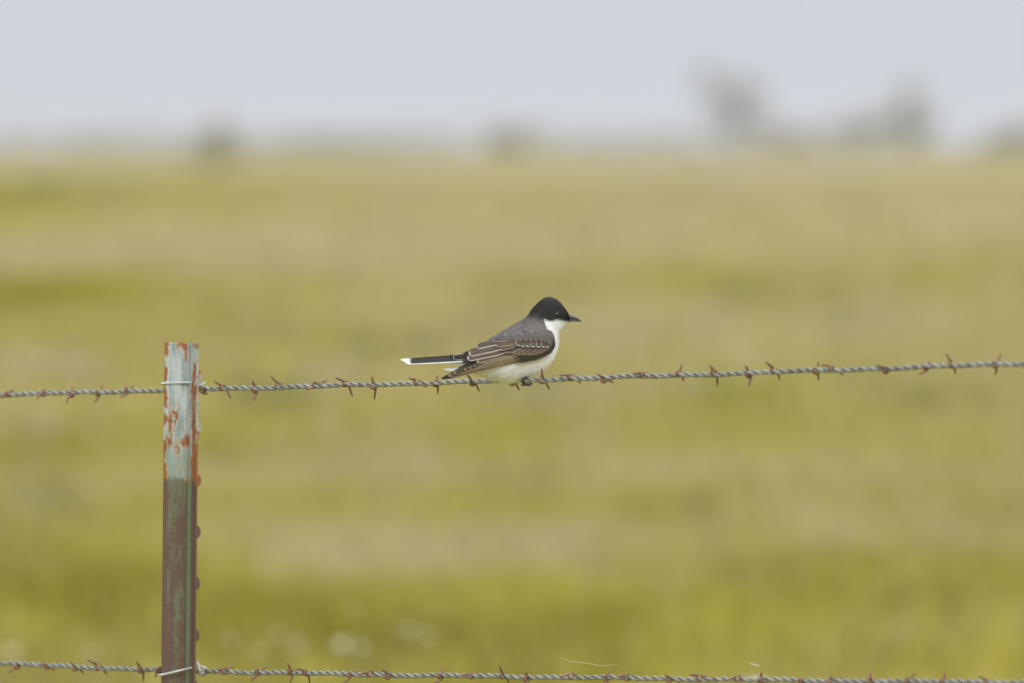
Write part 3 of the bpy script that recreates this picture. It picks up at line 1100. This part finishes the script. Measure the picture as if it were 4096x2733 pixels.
def build_wing():
    # under-layer and shoulder
    up = np.array([(1886, 590), (1840, 520), (1700, 500), (1500, 530), (1300, 585), (1150, 650), (1010, 725), (925, 775), (900, 830), (870, 890), (800, 940), (720, 988), (650, 1034), (592, 1074)], float)
    lo = np.array([(1896, 680), (1868, 742), (1780, 802), (1660, 842), (1520, 872), (1370, 902), (1200, 935), (1100, 950), (1000, 967), (920, 984), (850, 999), (760, 1027), (670, 1056), (590, 1076)], float)
    n, m = 60, 16
    upi, loi = catmull(up, n), catmull(lo, n)
    V, C_ = [], []
    for i in range(n):
        for j in range(m):
            f = j / (m - 1)
            x, y = upi[i] * (1 - f) + loi[i] * f
            d = float(wing_depth(np.array([x]), np.array([y]))[0])
            tuck = 26 * max(0, 1 - f * 5)                         # the upper rim tucks under the back plumage
            V.append(bl(x, y, d + 2 + tuck))
            g = float(sstep(np.array(675), np.array(600), np.array(y)) * sstep(np.array(1150), np.array(1280), np.array(x)))
            C_.append(np.array(DARK) * (1 - g) * 1.2 + np.array((0.125, 0.108, 0.098)) * g)
    Fc = [(i * m + j, i * m + j + 1, (i + 1) * m + j + 1, (i + 1) * m + j) for i in range(n - 1) for j in range(m - 1)]
    wing = mesh_obj('wing', V, Fc, M_PLUME, bird, colors=np.array(C_))
    L = 1
    # primaries: longest at the bottom, each overlapped by the next
    tips = [(590, 1076), (672, 1043), (728, 1008), (855, 972), (912, 952), (966, 925), (1020, 908)]
    for i, t in enumerate(tips):
        f = i / 6
        feather('primary_feather', (1560 - 10 * i, 838 - 5 * i), (1190, 902 - 12 * i), t, 33 - 1.0 * i, wing, L, BROWN2 if i else DARK, (0.36, 0.28, 0.20),
                low=0.10 if i < 2 else 0.14, tipw=0.028 if i else 0.0, blunt=0.10 if i else 0.20)
        L += 1
    # tip of the outermost primary is dark
    # secondaries with broad cream margins
    for i, (tx, ty) in enumerate([(520, 835), (430, 842), (345, 838), (262, 828)]):
        feather('secondary_feather', A4(1330 - 30 * i, 640 - 8 * i), A4(820 - 20 * i, 712 - 18 * i), A4(tx, ty), 21, wing, L, BROWN, CREAM,
                low=0.17, tipw=0.05, blunt=0.10)
        L += 1
    # tertials
    feather('tertial_feather', A4(960, 560), A4(520, 640), A4(52, 745), 42, wing, L, BROWN, WHITE_E, low=0.16, tipw=0.035, blunt=0.13); L += 1
    feather('tertial_feather', A4(900, 460), A4(520, 540), A4(88, 640), 44, wing, L, BROWN, WHITE_E, low=0.17, tipw=0.04, blunt=0.13); L += 1
    feather('tertial_feather', A4(800, 380), A4(560, 410), A4(272, 492), 30, wing, L, BROWN2, WHITE_E, low=0.20, up=0.0, tipw=0.03, blunt=0.14); L += 1
    # leading edge and folded primary coverts
    feather('covert_feather', A4(1975, 440), A4(1880, 680), A4(1300, 760), 34, wing, L, DARK, BROWN2, low=0.0, tipw=0.05, blunt=0.12); L += 1
    feather('covert_feather', A4(1900, 520), A4(1720, 700), A4(1165, 775), 40, wing, L, (0.052, 0.038, 0.034), BROWN, low=0.10, tipw=0.06, blunt=0.14); L += 1
    # greater coverts
    gc = [((1160, 450), (1000, 500), (785, 545), 34), ((1290, 480), (1130, 560), (965, 612), 32), ((1400, 470), (1250, 575), (1075, 632), 31),
          ((1510, 475), (1370, 590), (1185, 646), 31), ((1640, 475), (1500, 600), (1300, 655), 30), ((1745, 470), (1620, 600), (1420, 658), 29),
          ((1850, 460), (1720, 590), (1530, 650), 27), ((1935, 425), (1830, 560), (1640, 630), 24)]
    for (r, c, t, h) in reversed(gc):
        feather('covert_feather', A4(*r), A4(*c), A4(*t), h * 0.512 * 1.05, wing, L, BROWN, PALE, low=0.20, tipw=0.07, blunt=0.20); L += 1
    feather('covert_feather', A4(1150, 380), A4(930, 430), A4(680, 452), 24, wing, L, WARM, PALE, low=0.17, tipw=0.05, blunt=0.18); L += 1
    feather('covert_feather', A4(1000, 320), A4(830, 350), A4(632, 358), 13, wing, L, BROWN2, PALE, low=0.28, tipw=0.06, blunt=0.2); L += 1
    # median coverts
    xs = [1195, 1300, 1412, 1530, 1652, 1762, 1850]
    for i, x in enumerate(reversed(xs)):
        yb = [500, 502, 498, 492, 488, 482, 458][i]
        feather('covert_feather', A4(x - 2, 318), A4(x + 6, 400), A4(x - 12, yb), (25 if i < 2 else 31), wing, L, (0.098, 0.075, 0.060), WHITE_E, low=0.0, up=0.12, tipw=0.16, blunt=0.26); L += 1
    # lesser coverts at the bend of the wing
    for i, (x, y) in enumerate([(1880, 440), (1905, 400), (1870, 372), (1790, 352), (1690, 345), (1580, 342), (1465, 340), (1350, 340), (1240, 345)]):
        feather('covert_feather', A4(x + 10, y - 80), A4(x + 8, y - 40), A4(x - 6, y + 8), 24, wing, L, (0.105, 0.090, 0.082), (0.26, 0.23, 0.21), low=0.0, up=0.0, tipw=0.13, blunt=0.35); L += 1
    return wing


def mirror_part(o, parent):
    c = o.copy()
    link(c)
    c.parent = parent
    for ch in list(o.children):
        d = ch.copy()
        link(d)
        d.parent = c
    return c


wing = build_wing()
wing2 = mirror_part(wing, bird)
wing2.scale = (1, -1, 1)


def build_tail():
    TB, TW = (0.034, 0.032, 0.031), (0.80, 0.79, 0.77)
    tail_root = None
    first = None
    specs = [  # root, ctrl, tip, half width, white tip share, lower pale margin
        ((2060, 480), (1150, 545), (160, 586), 36, 0.155, 0.0),
        ((2050, 510), (1150, 585), (245, 630), 34, 0.115, 0.0),
        ((2050, 575), (1200, 640), (305, 668), 30, 0.085, 0.0),
        ((2050, 600), (1200, 655), (345, 695), 27, 0.075, 0.42)]
    gr = (0.10, 0.095, 0.09)
    # one base mesh: the muscular tail root (covered by the coverts)
    V, Fc = tube([bl(900, 835, 0), bl(800, 838, 0), bl(700, 842, 0)], [0.0042, 0.0034, 0.0015], 12)
    tail = mesh_obj('tail', V, Fc, M_PLUME, bird, colors=np.tile(np.array(TB), (len(V), 1)))
    L = 9
    for side in (1, -1):
        for i, (r, c, t, h, tw, lo) in enumerate(specs):
            dep = (lambda x, y, k=i: -14.0 - 7.0 * k - (y - np.interp(x, [100, 900], [878, 835])) * 0.35)
            if side == -1:
                dep = (lambda x, y, k=i: 4.0 + 7.0 * k + (y - np.interp(x, [100, 900], [878, 835])) * 0.35)
            feather('tail_feather', A3(*r), A3(*c), A3(*t), h * 0.3902, tail, -i * 0.4 if side == 1 else 0, TB, TW if lo else gr, low=lo or 0.10, tipw=tw, blunt=0.07, depth=dep, tipcol=TW, shaft=0.7, taper=0.75, grow=0.05)
    # upper tail coverts with a white rim
    dep = lambda x, y: -38.0 - (y - 835) * 0.1
    feather('tail_covert', A3(2180, 470), A3(1950, 500), A3(1705, 520), 36, tail, 1, (0.030, 0.029, 0.029), WHITE_E, low=0.10, up=0.08, tipw=0.05, blunt=0.30, depth=dep)
    feather('tail_covert', A3(2100, 420), A3(1850, 455), A3(1560, 478), 11, tail, 0, (0.026, 0.025, 0.025), WHITE_E, low=0.0, tipw=0.03, blunt=0.2, depth=dep)
    # white under tail coverts and one loose tip behind the wing
    dep2 = lambda x, y: -6.0 + 0 * x
    feather('tail_covert', (930, 905), (800, 905), (690, 893), 20, tail, 0, C_WHITE, C_WHITE, low=0, tipw=0, blunt=0.5, depth=dep2)
    feather('tail_covert', (960, 955), (800, 985), (612, 966), 17, tail, 0, C_WHITE, C_WHITE, low=0, tipw=0, blunt=0.55, depth=lambda x, y: 30.0 + 0 * x)
    feather('tail_covert', (990, 985), (880, 985), (740, 955), 16, tail, 0, C_WHITE, C_WHITE, low=0, tipw=0, blunt=0.4, depth=lambda x, y: 20.0 + 0 * x)
    return tail


build_tail()


def mat_plain(name, col, rough, spec=0.5, var=0.25, scale=700):
    m, nt, b = new_mat(name)
    nz = noise(nt, objco(nt), scale, 4)
    nt.links.new(mixc(nt, ramp(nt, nz, 0.3, 0.7), tuple(c * (1 - var) for c in col), tuple(c * (1 + var) for c in col)), b.inputs['Base Color'])
    b.inputs['Roughness'].default_value = rough
    b.inputs['Specular IOR Level'].default_value = spec
    return m


M_BILL = mat_plain('bill_horn', (0.055, 0.054, 0.056), 0.34)
M_EYE = mat_plain('eye_gloss', (0.006, 0.005, 0.0045), 0.05, 1.0)
M_LEG = mat_plain('leg_scales', (0.030, 0.030, 0.030), 0.6)


def build_bill():
    st_u = np.array([(2035, 328, 1992, 384, 46), (2072, 344, 2040, 388, 36), (2112, 360, 2095, 396, 25), (2150, 380, 2142, 405, 15), (2182, 403, 2178, 416, 7), (2203, 428, 2199, 424, 1.5)], float)
    st_l = np.array([(1992, 384, 1990, 410, 42), (2040, 388, 2040, 417, 32), (2095, 397, 2098, 421, 21), (2142, 406, 2144, 423, 12), (2178, 416, 2180, 422, 5), (2192, 421, 2192, 422, 1)], float)
    for nm, st in (('upper_bill', st_u), ('lower_bill', st_l)):
        s = catmull(st, 22)
        V = []
        for r in s:
            for k in range(18):
                a = 2 * math.pi * k / 18
                c = math.cos(a)
                V.append(bl((r[0] + r[2]) / 2 + (r[0] - r[2]) / 2 * c, (r[1] + r[3]) / 2 + (r[1] - r[3]) / 2 * c, r[4] * math.sin(a)))
        Fc = [(i * 18 + k, i * 18 + (k + 1) % 18, (i + 1) * 18 + (k + 1) % 18, (i + 1) * 18 + k) for i in range(21) for k in range(18)]
        Fc += [tuple(range(18))[::-1], tuple(21 * 18 + k for k in range(18))]
        o = mesh_obj(nm, V, Fc, M_BILL, bird)
        if nm == 'upper_bill':
            # nostril and rictal bristles at the base
            b_parts = []
            rr = random.Random(2)
            for sd in (-1, 1):
                for k in range(7):
                    a0 = (2005 + rr.uniform(-8, 8), 380 + k * 4, sd * (44 - k))
                    a1 = (2040 + rr.uniform(0, 15), 392 + k * 5, sd * (52 - k))
                    a2 = (2060 + rr.uniform(0, 20), 408 + k * 6, sd * (50 - k))
                    b_parts.append(tube([bl(*a0), bl(*a1), bl(*a2)], [0.00018, 0.00014, 0.00005], 4))
            v, f = join(*b_parts)
            mesh_obj('bristles', v, f, M_LEG, o)


build_bill()


def build_eye(side):
    import bmesh
    bm = bmesh.new()
    bmesh.ops.create_uvsphere(bm, u_segments=24, v_segments=16, radius=30 * UN)
    me = bpy.data.meshes.new('eye')
    bm.to_mesh(me); bm.free()
    me.polygons.foreach_set('use_smooth', [True] * len(me.polygons))
    me.materials.append(M_EYE)
    o = link(bpy.data.objects.new('eye', me), bird)
    # surface depth of the head at the eye
    xs = STI
    best = None
    ri = np.repeat(np.linspace(0, NR - 1.01, 400), 100); th = np.tile(np.linspace(np.pi, 2 * np.pi, 100), 400)
    pp = body_point(ri, th)
    j = np.argmin((pp[:, 0] - 1912) ** 2 + (pp[:, 1] - 336) ** 2 + np.where(pp[:, 2] > 0, 1e9, 0))
    dep = pp[j, 2]
    o.location = Vector(bl(1912, 336, (dep + 18) * side))
    # eyelid ring
    ring = [Vector(bl(1912 + 31 * math.cos(a), 336 + 31 * math.sin(a), (dep - 1) * side)) for a in np.linspace(0, 2 * math.pi, 29)]
    v, f = tube(ring, 0.00028, 6)
    c = o.location
    mesh_obj('eyelid', [(x - c.x, y - c.y, z - c.z) for x, y, z in v], f, mat_plain('eyelid_skin', (0.034, 0.031, 0.029), 0.6), o)


build_eye(1)
build_eye(-1)


def build_leg(zx, R):
    """short black leg whose toes close round the wire at sketch column zx"""
    px = 1560 + zx / 2.8659
    c_w = PATH_TOP.at(PATH_TOP.s_of(px)) - bird.location
    fwd = Vector((NEAR.x, NEAR.y, 0))
    c_w = c_w - Vector((0, 0, 0.0014 if R > 0.004 else 0))
    parts = []
    top = Vector(bl(zx - 95, 1030, 0)); top.y = c_w.y * 0.7
    ank = c_w + Vector((-0.0012, 0, 0.0046))
    parts.append(tube([top, top.lerp(ank, .6), ank, c_w + Vector((0, 0, 0.0036))], [0.0016, 0.0014, 0.0016, 0.0015], 8))
    for k, off in enumerate((-0.0056, 0.0, 0.0056)):             # front toes over the far... and under
        pts, rad = [], []
        for i in range(10):
            a = math.radians(95 - 24 * i)
            o_ = c_w + OUT * (math.cos(a) * R) * (1) + Vector((0, 0, 1)) * (math.sin(a) * R) + fwd * (off * min(1, i / 3))
            pts.append(o_)
            rad.append((0.00102 + 0.00022 * (i % 3 == 0)) if i < 7 else [0.0009, 0.0006, 0.0002][i - 7])
        parts.append(tube(pts, rad, 7))
    pts, rad = [], []
    for i in range(10):
        a = math.radians(85 + 23 * i)
        pts.append(c_w + OUT * (math.cos(a) * R) + Vector((0, 0, 1)) * (math.sin(a) * R) + fwd * 0.0012)
        rad.append((0.0014 + 0.00022 * (i % 3 == 0)) if i < 7 else [0.0010, 0.0006, 0.0002][i - 7])
    parts.append(tube(pts, rad, 7))
    v, f = join(*parts)
    return mesh_obj('leg', v, f, M_LEG, bird)


build_leg(1550, 0.0043)
build_leg(1405, 0.0031)

# ------------------------------------------------------------------ spider silk above the lower wire
def mat_silk():
    m, nt, b = new_mat('spider_silk')
    nz = noise(nt, N(nt, 'ShaderNodeNewGeometry').outputs['Position'], 80, 3)
    nt.links.new(mixc(nt, nz, (0.75, 0.75, 0.72), (0.85, 0.85, 0.83)), b.inputs['Base Color'])
    b.inputs['Roughness'].default_value = 0.3
    b.inputs['Specular IOR Level'].default_value = 0.8
    return m


M_SILK = mat_silk()


def silk(name, pts, rad, label, cat='spider silk'):
    w = [P(x, y, wire_depth(x)) for x, y in pts]
    cv = catmull([tuple(p) for p in w], len(w) * 6)
    n = len(cv)
    v, f = tube([Vector(p) for p in cv], [rad * (0.35 + 0.65 * math.sin(math.pi * (i + .5) / n)) for i in range(n)], 5)
    c = w[-1]
    o = mesh_obj(name, [(x - c.x, y - c.y, z - c.z) for x, y, z in v], f, M_SILK)
    o.location = c
    return tag(o, label, cat)


silk('silk_thread', [y3(1640, 132), y3(1700, 140), y3(1780, 175), y3(1900, 182), y3(2000, 200), y3(2100, 218), y3(2200, 213), y3(2290, 207)], 0.00014, 'fine white spider thread drifting above the lower wire')
silk('silk_thread', [y4(1560, 190), y4(1600, 204), y4(1665, 222)], 0.00042, 'short bright scrap of spider silk hanging above the lower wire')


def silk_tuft():
    rr = random.Random(9)
    px, py = y4(1640, 345)
    c = P(px, py, wire_depth(px))
    parts = []
    for k in range(46):
        a = rr.uniform(0, 6.28); l = rr.uniform(0.003, 0.011)
        o0 = Vector((rr.gauss(0, .005), rr.gauss(0, .004), rr.gauss(0, .0025)))
        d = Vector((math.cos(a), rr.uniform(-.5, .5), math.sin(a) * .8)) * l
        parts.append(tube([o0 - d * .5, o0 + Vector((0, 0, rr.uniform(-.001, .001))), o0 + d * .5], [0.00004, 0.00010, 0.00003], 4))
    v, f = join(*parts)
    o = mesh_obj('silk_tuft', v, f, M_SILK)
    o.location = c - CF * 0.004
    return tag(o, 'wispy white silk tuft caught on the lower wire', 'spider silk')


silk_tuft()

# ------------------------------------------------------------------ pale wildflowers out of focus in the near grass
M_PETAL = mat_plain('pale_petals', (0.62, 0.59, 0.44), 0.7, 0.2, 0.08, 60)
M_STEM = mat_plain('flower_stem', (0.14, 0.16, 0.04), 0.7, 0.2, 0.2, 60)
M_DISC = mat_plain('flower_disc', (0.55, 0.40, 0.08), 0.8, 0.2, 0.2, 60)


def flower_meshes():
    V, Fc = [], []
    n = 12
    for k in range(n):
        a = 2 * math.pi * k / n
        d = Vector((math.cos(a), math.sin(a), 0)); s = Vector((-d.y, d.x, 0))
        o = len(V)
        for (r, w, z) in ((.003, .0012, 0.0), (.009, .0042, .0022), (.015, .0036, .0012), (.0185, .0006, -.0012)):
            V += [tuple(d * r - s * w + Vector((0, 0, z))), tuple(d * r + s * w + Vector((0, 0, z)))]
        Fc += [(o, o + 1, o + 3, o + 2), (o + 2, o + 3, o + 5, o + 4), (o + 4, o + 5, o + 7, o + 6)]
    return V, Fc


FV, FF = flower_meshes()
FLOWERS = [  # photo column, row, size, what singles it out
    (922, 2555, 1.0, 'nearest the post, a little right of it'), (1190, 2578, 1.05, 'just left of the brightest blurred flower'),
    (1364, 2576, 1.6, 'largest and brightest of the row above the lower wire'), (1440, 2590, 1.15, 'touching the right side of the brightest one'),
    (1640, 2520, 1.1, 'left one of the overlapping pair left of the thread'), (1410, 2435, .8, 'highest of the cluster right of the post'),
    (1716, 2545, .9, 'right one of the overlapping pair left of the thread'), (1114, 2535, .9, 'upper one between the post and the brightest'),
    (52, 2606, 1.3, 'at the left picture edge above the lower wire'), (366, 2610, .95, 'between the left picture edge and the post'),
    (2379, 2078, 1.25, 'alone in the mid meadow below the bird'), (3608, 2510, .9, 'lowest one on the right, above the lower wire'),
    (1040, 2600, .8, 'smallest, low between the post and the brightest'), (3373, 2140, 1.1, 'alone in the mid meadow far right of the bird')]


def build_flower(px, py, sc, which, i):
    rr = random.Random(40 + i)
    h = rr.uniform(0.42, 0.50)
    d = ground_dist(py, h)
    top = P(px, py, d)
    gz = float(ground_z(np.array([top.x]), np.array([top.y]))[0])
    root = empty('wildflower', 'pale blurred wildflower, ' + which, 'wildflower', (top.x, top.y, gz), 'pale wildflowers in the meadow')
    v, f = tube([(0, 0, -0.02), (0.006, 0.004, (top.z - gz) * .5), (0, 0, top.z - gz)], [0.0022, 0.0018, 0.0015], 6)
    mesh_obj('stem', v, f, M_STEM, root)
    hd = mesh_obj('flower_head', [tuple(Vector(q) * sc * 0.43) for q in FV], FF, M_PETAL, root)
    hd.location = (0, 0, top.z - gz)
    hd.rotation_euler = (math.radians(rr.uniform(45, 75)), 0, rr.uniform(-.4, .4))
    dv, df = tube([(0, 0, -.0005), (0, 0, .002), (0, 0, .0034)], [.0026 * sc, .0025 * sc, .0010 * sc], 10)
    mesh_obj('disc', dv, df, M_DISC, hd)


for i, fl in enumerate(FLOWERS):
    build_flower(*fl, i)

# ------------------------------------------------------------------ trees and bushes on the skyline
M_BARK = mat_plain('bark', (0.10, 0.085, 0.07), 0.9, 0.2, 0.3, 3)
M_LEAF = mat_vertex('tree_leaves', 0.7, 0.2, transl=0.3)


def build_tree(name, label, px, dist, height, lobes, leaf_n, leaf, colr, seed, group, trunk=True):
    """lobes: (dx, z, rx, rz) in metres relative to the foot"""
    r = np.random.default_rng(seed)
    nd = min(dist * 0.87, CREST - 5)
    k = nd / dist
    dist = nd
    height *= 0.74 * k / 0.87
    lobes = [(a * k, b * 0.74 * k / 0.87, c * k, d * 0.80 * k / 0.87) for a, b, c, d in lobes]
    leaf *= k * 0.9
    x0 = (px - 2048) / F * dist
    z0 = float(ground_z(np.array([x0]), np.array([dist]))[0])
    root = empty(name, label, 'tree' if trunk else 'bush', (x0, dist, z0), group)
    parts = []
    fork = Vector((r.normal(0, .1), r.normal(0, .1), height * .32))
    tr = height * 0.022 + 0.03
    parts.append(tube([Vector((0, 0, -.3)), Vector((.02, 0, height * .12)), fork], [tr * 1.35, tr, tr * .8], 8))
    for (dx, z, rx, rz) in lobes:
        e = Vector((dx, r.normal(0, rx * .3), z))
        parts.append(tube([fork * .92, fork.lerp(e, .5) + Vector((0, 0, .08 * height)), e], [tr * .6, tr * .4, tr * .12], 6))
        for k in range(3):
            q = e + Vector((r.normal(0, rx * .5), r.normal(0, rx * .5), r.normal(0, rz * .5)))
            parts.append(tube([fork.lerp(e, .6), q], [tr * .3, tr * .07], 5))
    v, f = join(*parts)
    mesh_obj('trunk', v, f, M_BARK, root)
    tot = sum(l[2] * l[2] * l[3] for l in lobes)
    Vs, Cs = [], []
    for (dx, z, rx, rz) in lobes:
        n = int(leaf_n * 0.42 * (rx * rx * rz) / tot)
        ncl = max(8, int(n / 22))
        g = r.normal(0, 1, (ncl, 3)); g /= np.linalg.norm(g, axis=1)[:, None]
        cc = g * (r.random(ncl) ** 0.45)[:, None] * np.array([rx, rx, rz]) + np.array([dx, 0, z])
        which = r.integers(0, ncl, n)
        p = cc[which] + r.normal(0, 1, (n, 3)) * np.array([rx, rx, rz]) * 0.17
        a = r.normal(0, 1, (n, 3)); a /= np.linalg.norm(a, axis=1)[:, None]
        b = np.cross(a, r.normal(0, 1, (n, 3))); b /= np.linalg.norm(b, axis=1)[:, None] + 1e-9
        s = leaf * r.uniform(.6, 1.4, (n, 1))
        Vs.append(np.stack([p - a * s, p + b * s * .5, p + a * s, p - b * s * .5], 1).reshape(-1, 3))
        tone = (0.7 + 0.6 * r.random(ncl))[which] * r.uniform(.8, 1.2, n)
        Cs.append(np.repeat(np.array(colr)[None] * tone[:, None], 4, 0))
    V, Cc = np.concatenate(Vs), np.concatenate(Cs)
    o = np.arange(len(V) // 4)[:, None] * 4
    T = np.concatenate([o + [[0, 1, 2]], o + [[0, 2, 3]]], 1).reshape(-1, 3)
    tri_mesh('crown', V, T, M_LEAF, root, colors=Cc)
    return root


LEAFC = (0.260, 0.255, 0.120)
OLIVE = (0.290, 0.265, 0.100)
TG = 'trees and bushes on the skyline'
build_tree('broadleaf_tree', 'tallest blurred tree on the skyline, broad crown right of the bird', 2925, 900, 6.8,
           [(-1.2, 5.6, 1.8, 1.7), (0.7, 5.0, 2.0, 1.7), (1.4, 3.4, 2.0, 1.5), (-0.6, 3.0, 1.9, 1.6), (0.6, 1.4, 2.2, 1.1), (2.6, 2.4, 1.3, 1.2)], 2300, 0.20, LEAFC, 1, TG)
build_tree('broadleaf_tree', 'narrow upright blurred tree on the skyline near the right edge', 3640, 880, 6.2,
           [(0.1, 5.2, 1.0, 1.3), (0.0, 3.6, 1.5, 1.4), (0.2, 2.1, 1.9, 1.3), (-0.2, 1.0, 2.2, .9)], 2300, 0.18, LEAFC, 2, TG)
build_tree('bush', 'low wide bush filling the gap left of the narrow skyline tree', 3420, 860, 2.8,
           [(-1.8, 1.2, 1.5, 1.0), (0.2, 1.6, 1.6, 1.2), (1.7, 2.1, 1.5, 1.3)], 2000, 0.17, OLIVE, 3, TG, False)
build_tree('bush', 'low bush between the two skyline trees, beside the tallest one', 3160, 870, 1.6,
           [(-1.3, .8, 1.3, .8), (0.8, .8, 1.5, .8)], 1800, 0.16, OLIVE, 4, TG, False)
build_tree('bush', 'low blurred bush on the skyline at the right picture edge', 4040, 840, 1.9,
           [(-1.0, .8, 1.5, .8), (1.2, 1.1, 1.7, 1.0)], 2200, 0.17, OLIVE, 5, TG, False)
build_tree('broadleaf_tree', 'small rounded tree on the left skyline above the fence post', 850, 760, 3.0,
           [(0.2, 2.2, 1.1, 1.0), (-0.4, 1.2, 1.4, 0.9), (0.9, 0.8, 1.8, 0.8)], 1300, 0.16, OLIVE, 6, TG)
build_tree('bush', 'dark low bush at the foot of the small left skyline tree', 800, 640, 1.0,
           [(-0.5, .45, .9, .5), (0.6, .4, 1.0, .45), (1.8, .25, 1.0, .35)], 1500, 0.12, (0.29, 0.25, 0.075), 7, TG, False)
build_tree('bush', 'tiny olive bush on the skyline near the left picture edge', 175, 420, 0.45,
           [(0, .2, .55, .3)], 600, 0.08, (0.15, 0.12, 0.03), 8, TG, False)
build_tree('bush', 'pale blurred bush on the skyline straight above the bird', 2040, 850, 2.1,
           [(-.6, .9, 1.4, .9), (.5, 1.3, 1.2, .9)], 1900, 0.16, OLIVE, 9, TG, False)
for i, (px, h, dist, lb) in enumerate([(1500, 2.2, 1500, 'faint distant thicket on the skyline midway between post and bird'), (330, 2.4, 1500, 'faint distant thicket on the skyline left of the post'),
                                       (2450, 2.0, 1500, 'faint distant thicket on the skyline right of the bird'), (1130, 1.8, 1550, 'faint distant thicket on the skyline just right of the post')]):
    lob = [(-10 + 2.9 * k, 0.5 * h, 2.8, h * (.55 + .4 * random.random())) for k in range(8)]
    build_tree('thicket', lb, px, dist, h, lob, 1400, 0.30, (0.27, 0.26, 0.12), 20 + i, TG, False)

# ------------------------------------------------------------------ damp summer haze
def build_haze():
    x0, x1, y0, y1, za, zb = -4800, 4800, -70, 3600, -12.0, 14.0
    V = [(x, y, z) for z in (za, zb) for (x, y) in ((x0, y0), (x1, y0), (x1, y1), (x0, y1))]
    Fc = [(0, 3, 2, 1), (4, 5, 6, 7), (0, 1, 5, 4), (1, 2, 6, 5), (2, 3, 7, 6), (3, 0, 4, 7)]
    m = bpy.data.materials.new('haze_air')
    m.use_nodes = True
    nt = m.node_tree
    nt.nodes.clear()
    o = nt.nodes.new('ShaderNodeOutputMaterial')
    v = nt.nodes.new('ShaderNodeVolumePrincipled')
    v.inputs['Color'].default_value = (0.86, 0.87, 0.90, 1)
    v.inputs['Density'].default_value = 0.00016
    v.inputs['Anisotropy'].default_value = 0.2
    nt.links.new(v.outputs[0], o.inputs['Volume'])
    ob = mesh_obj('haze', V, Fc, m, smooth=False)
    return tag(ob, 'thin pale haze over the whole pasture', 'haze', None, 'stuff')


USE_HAZE = True
if USE_HAZE:
    build_haze()
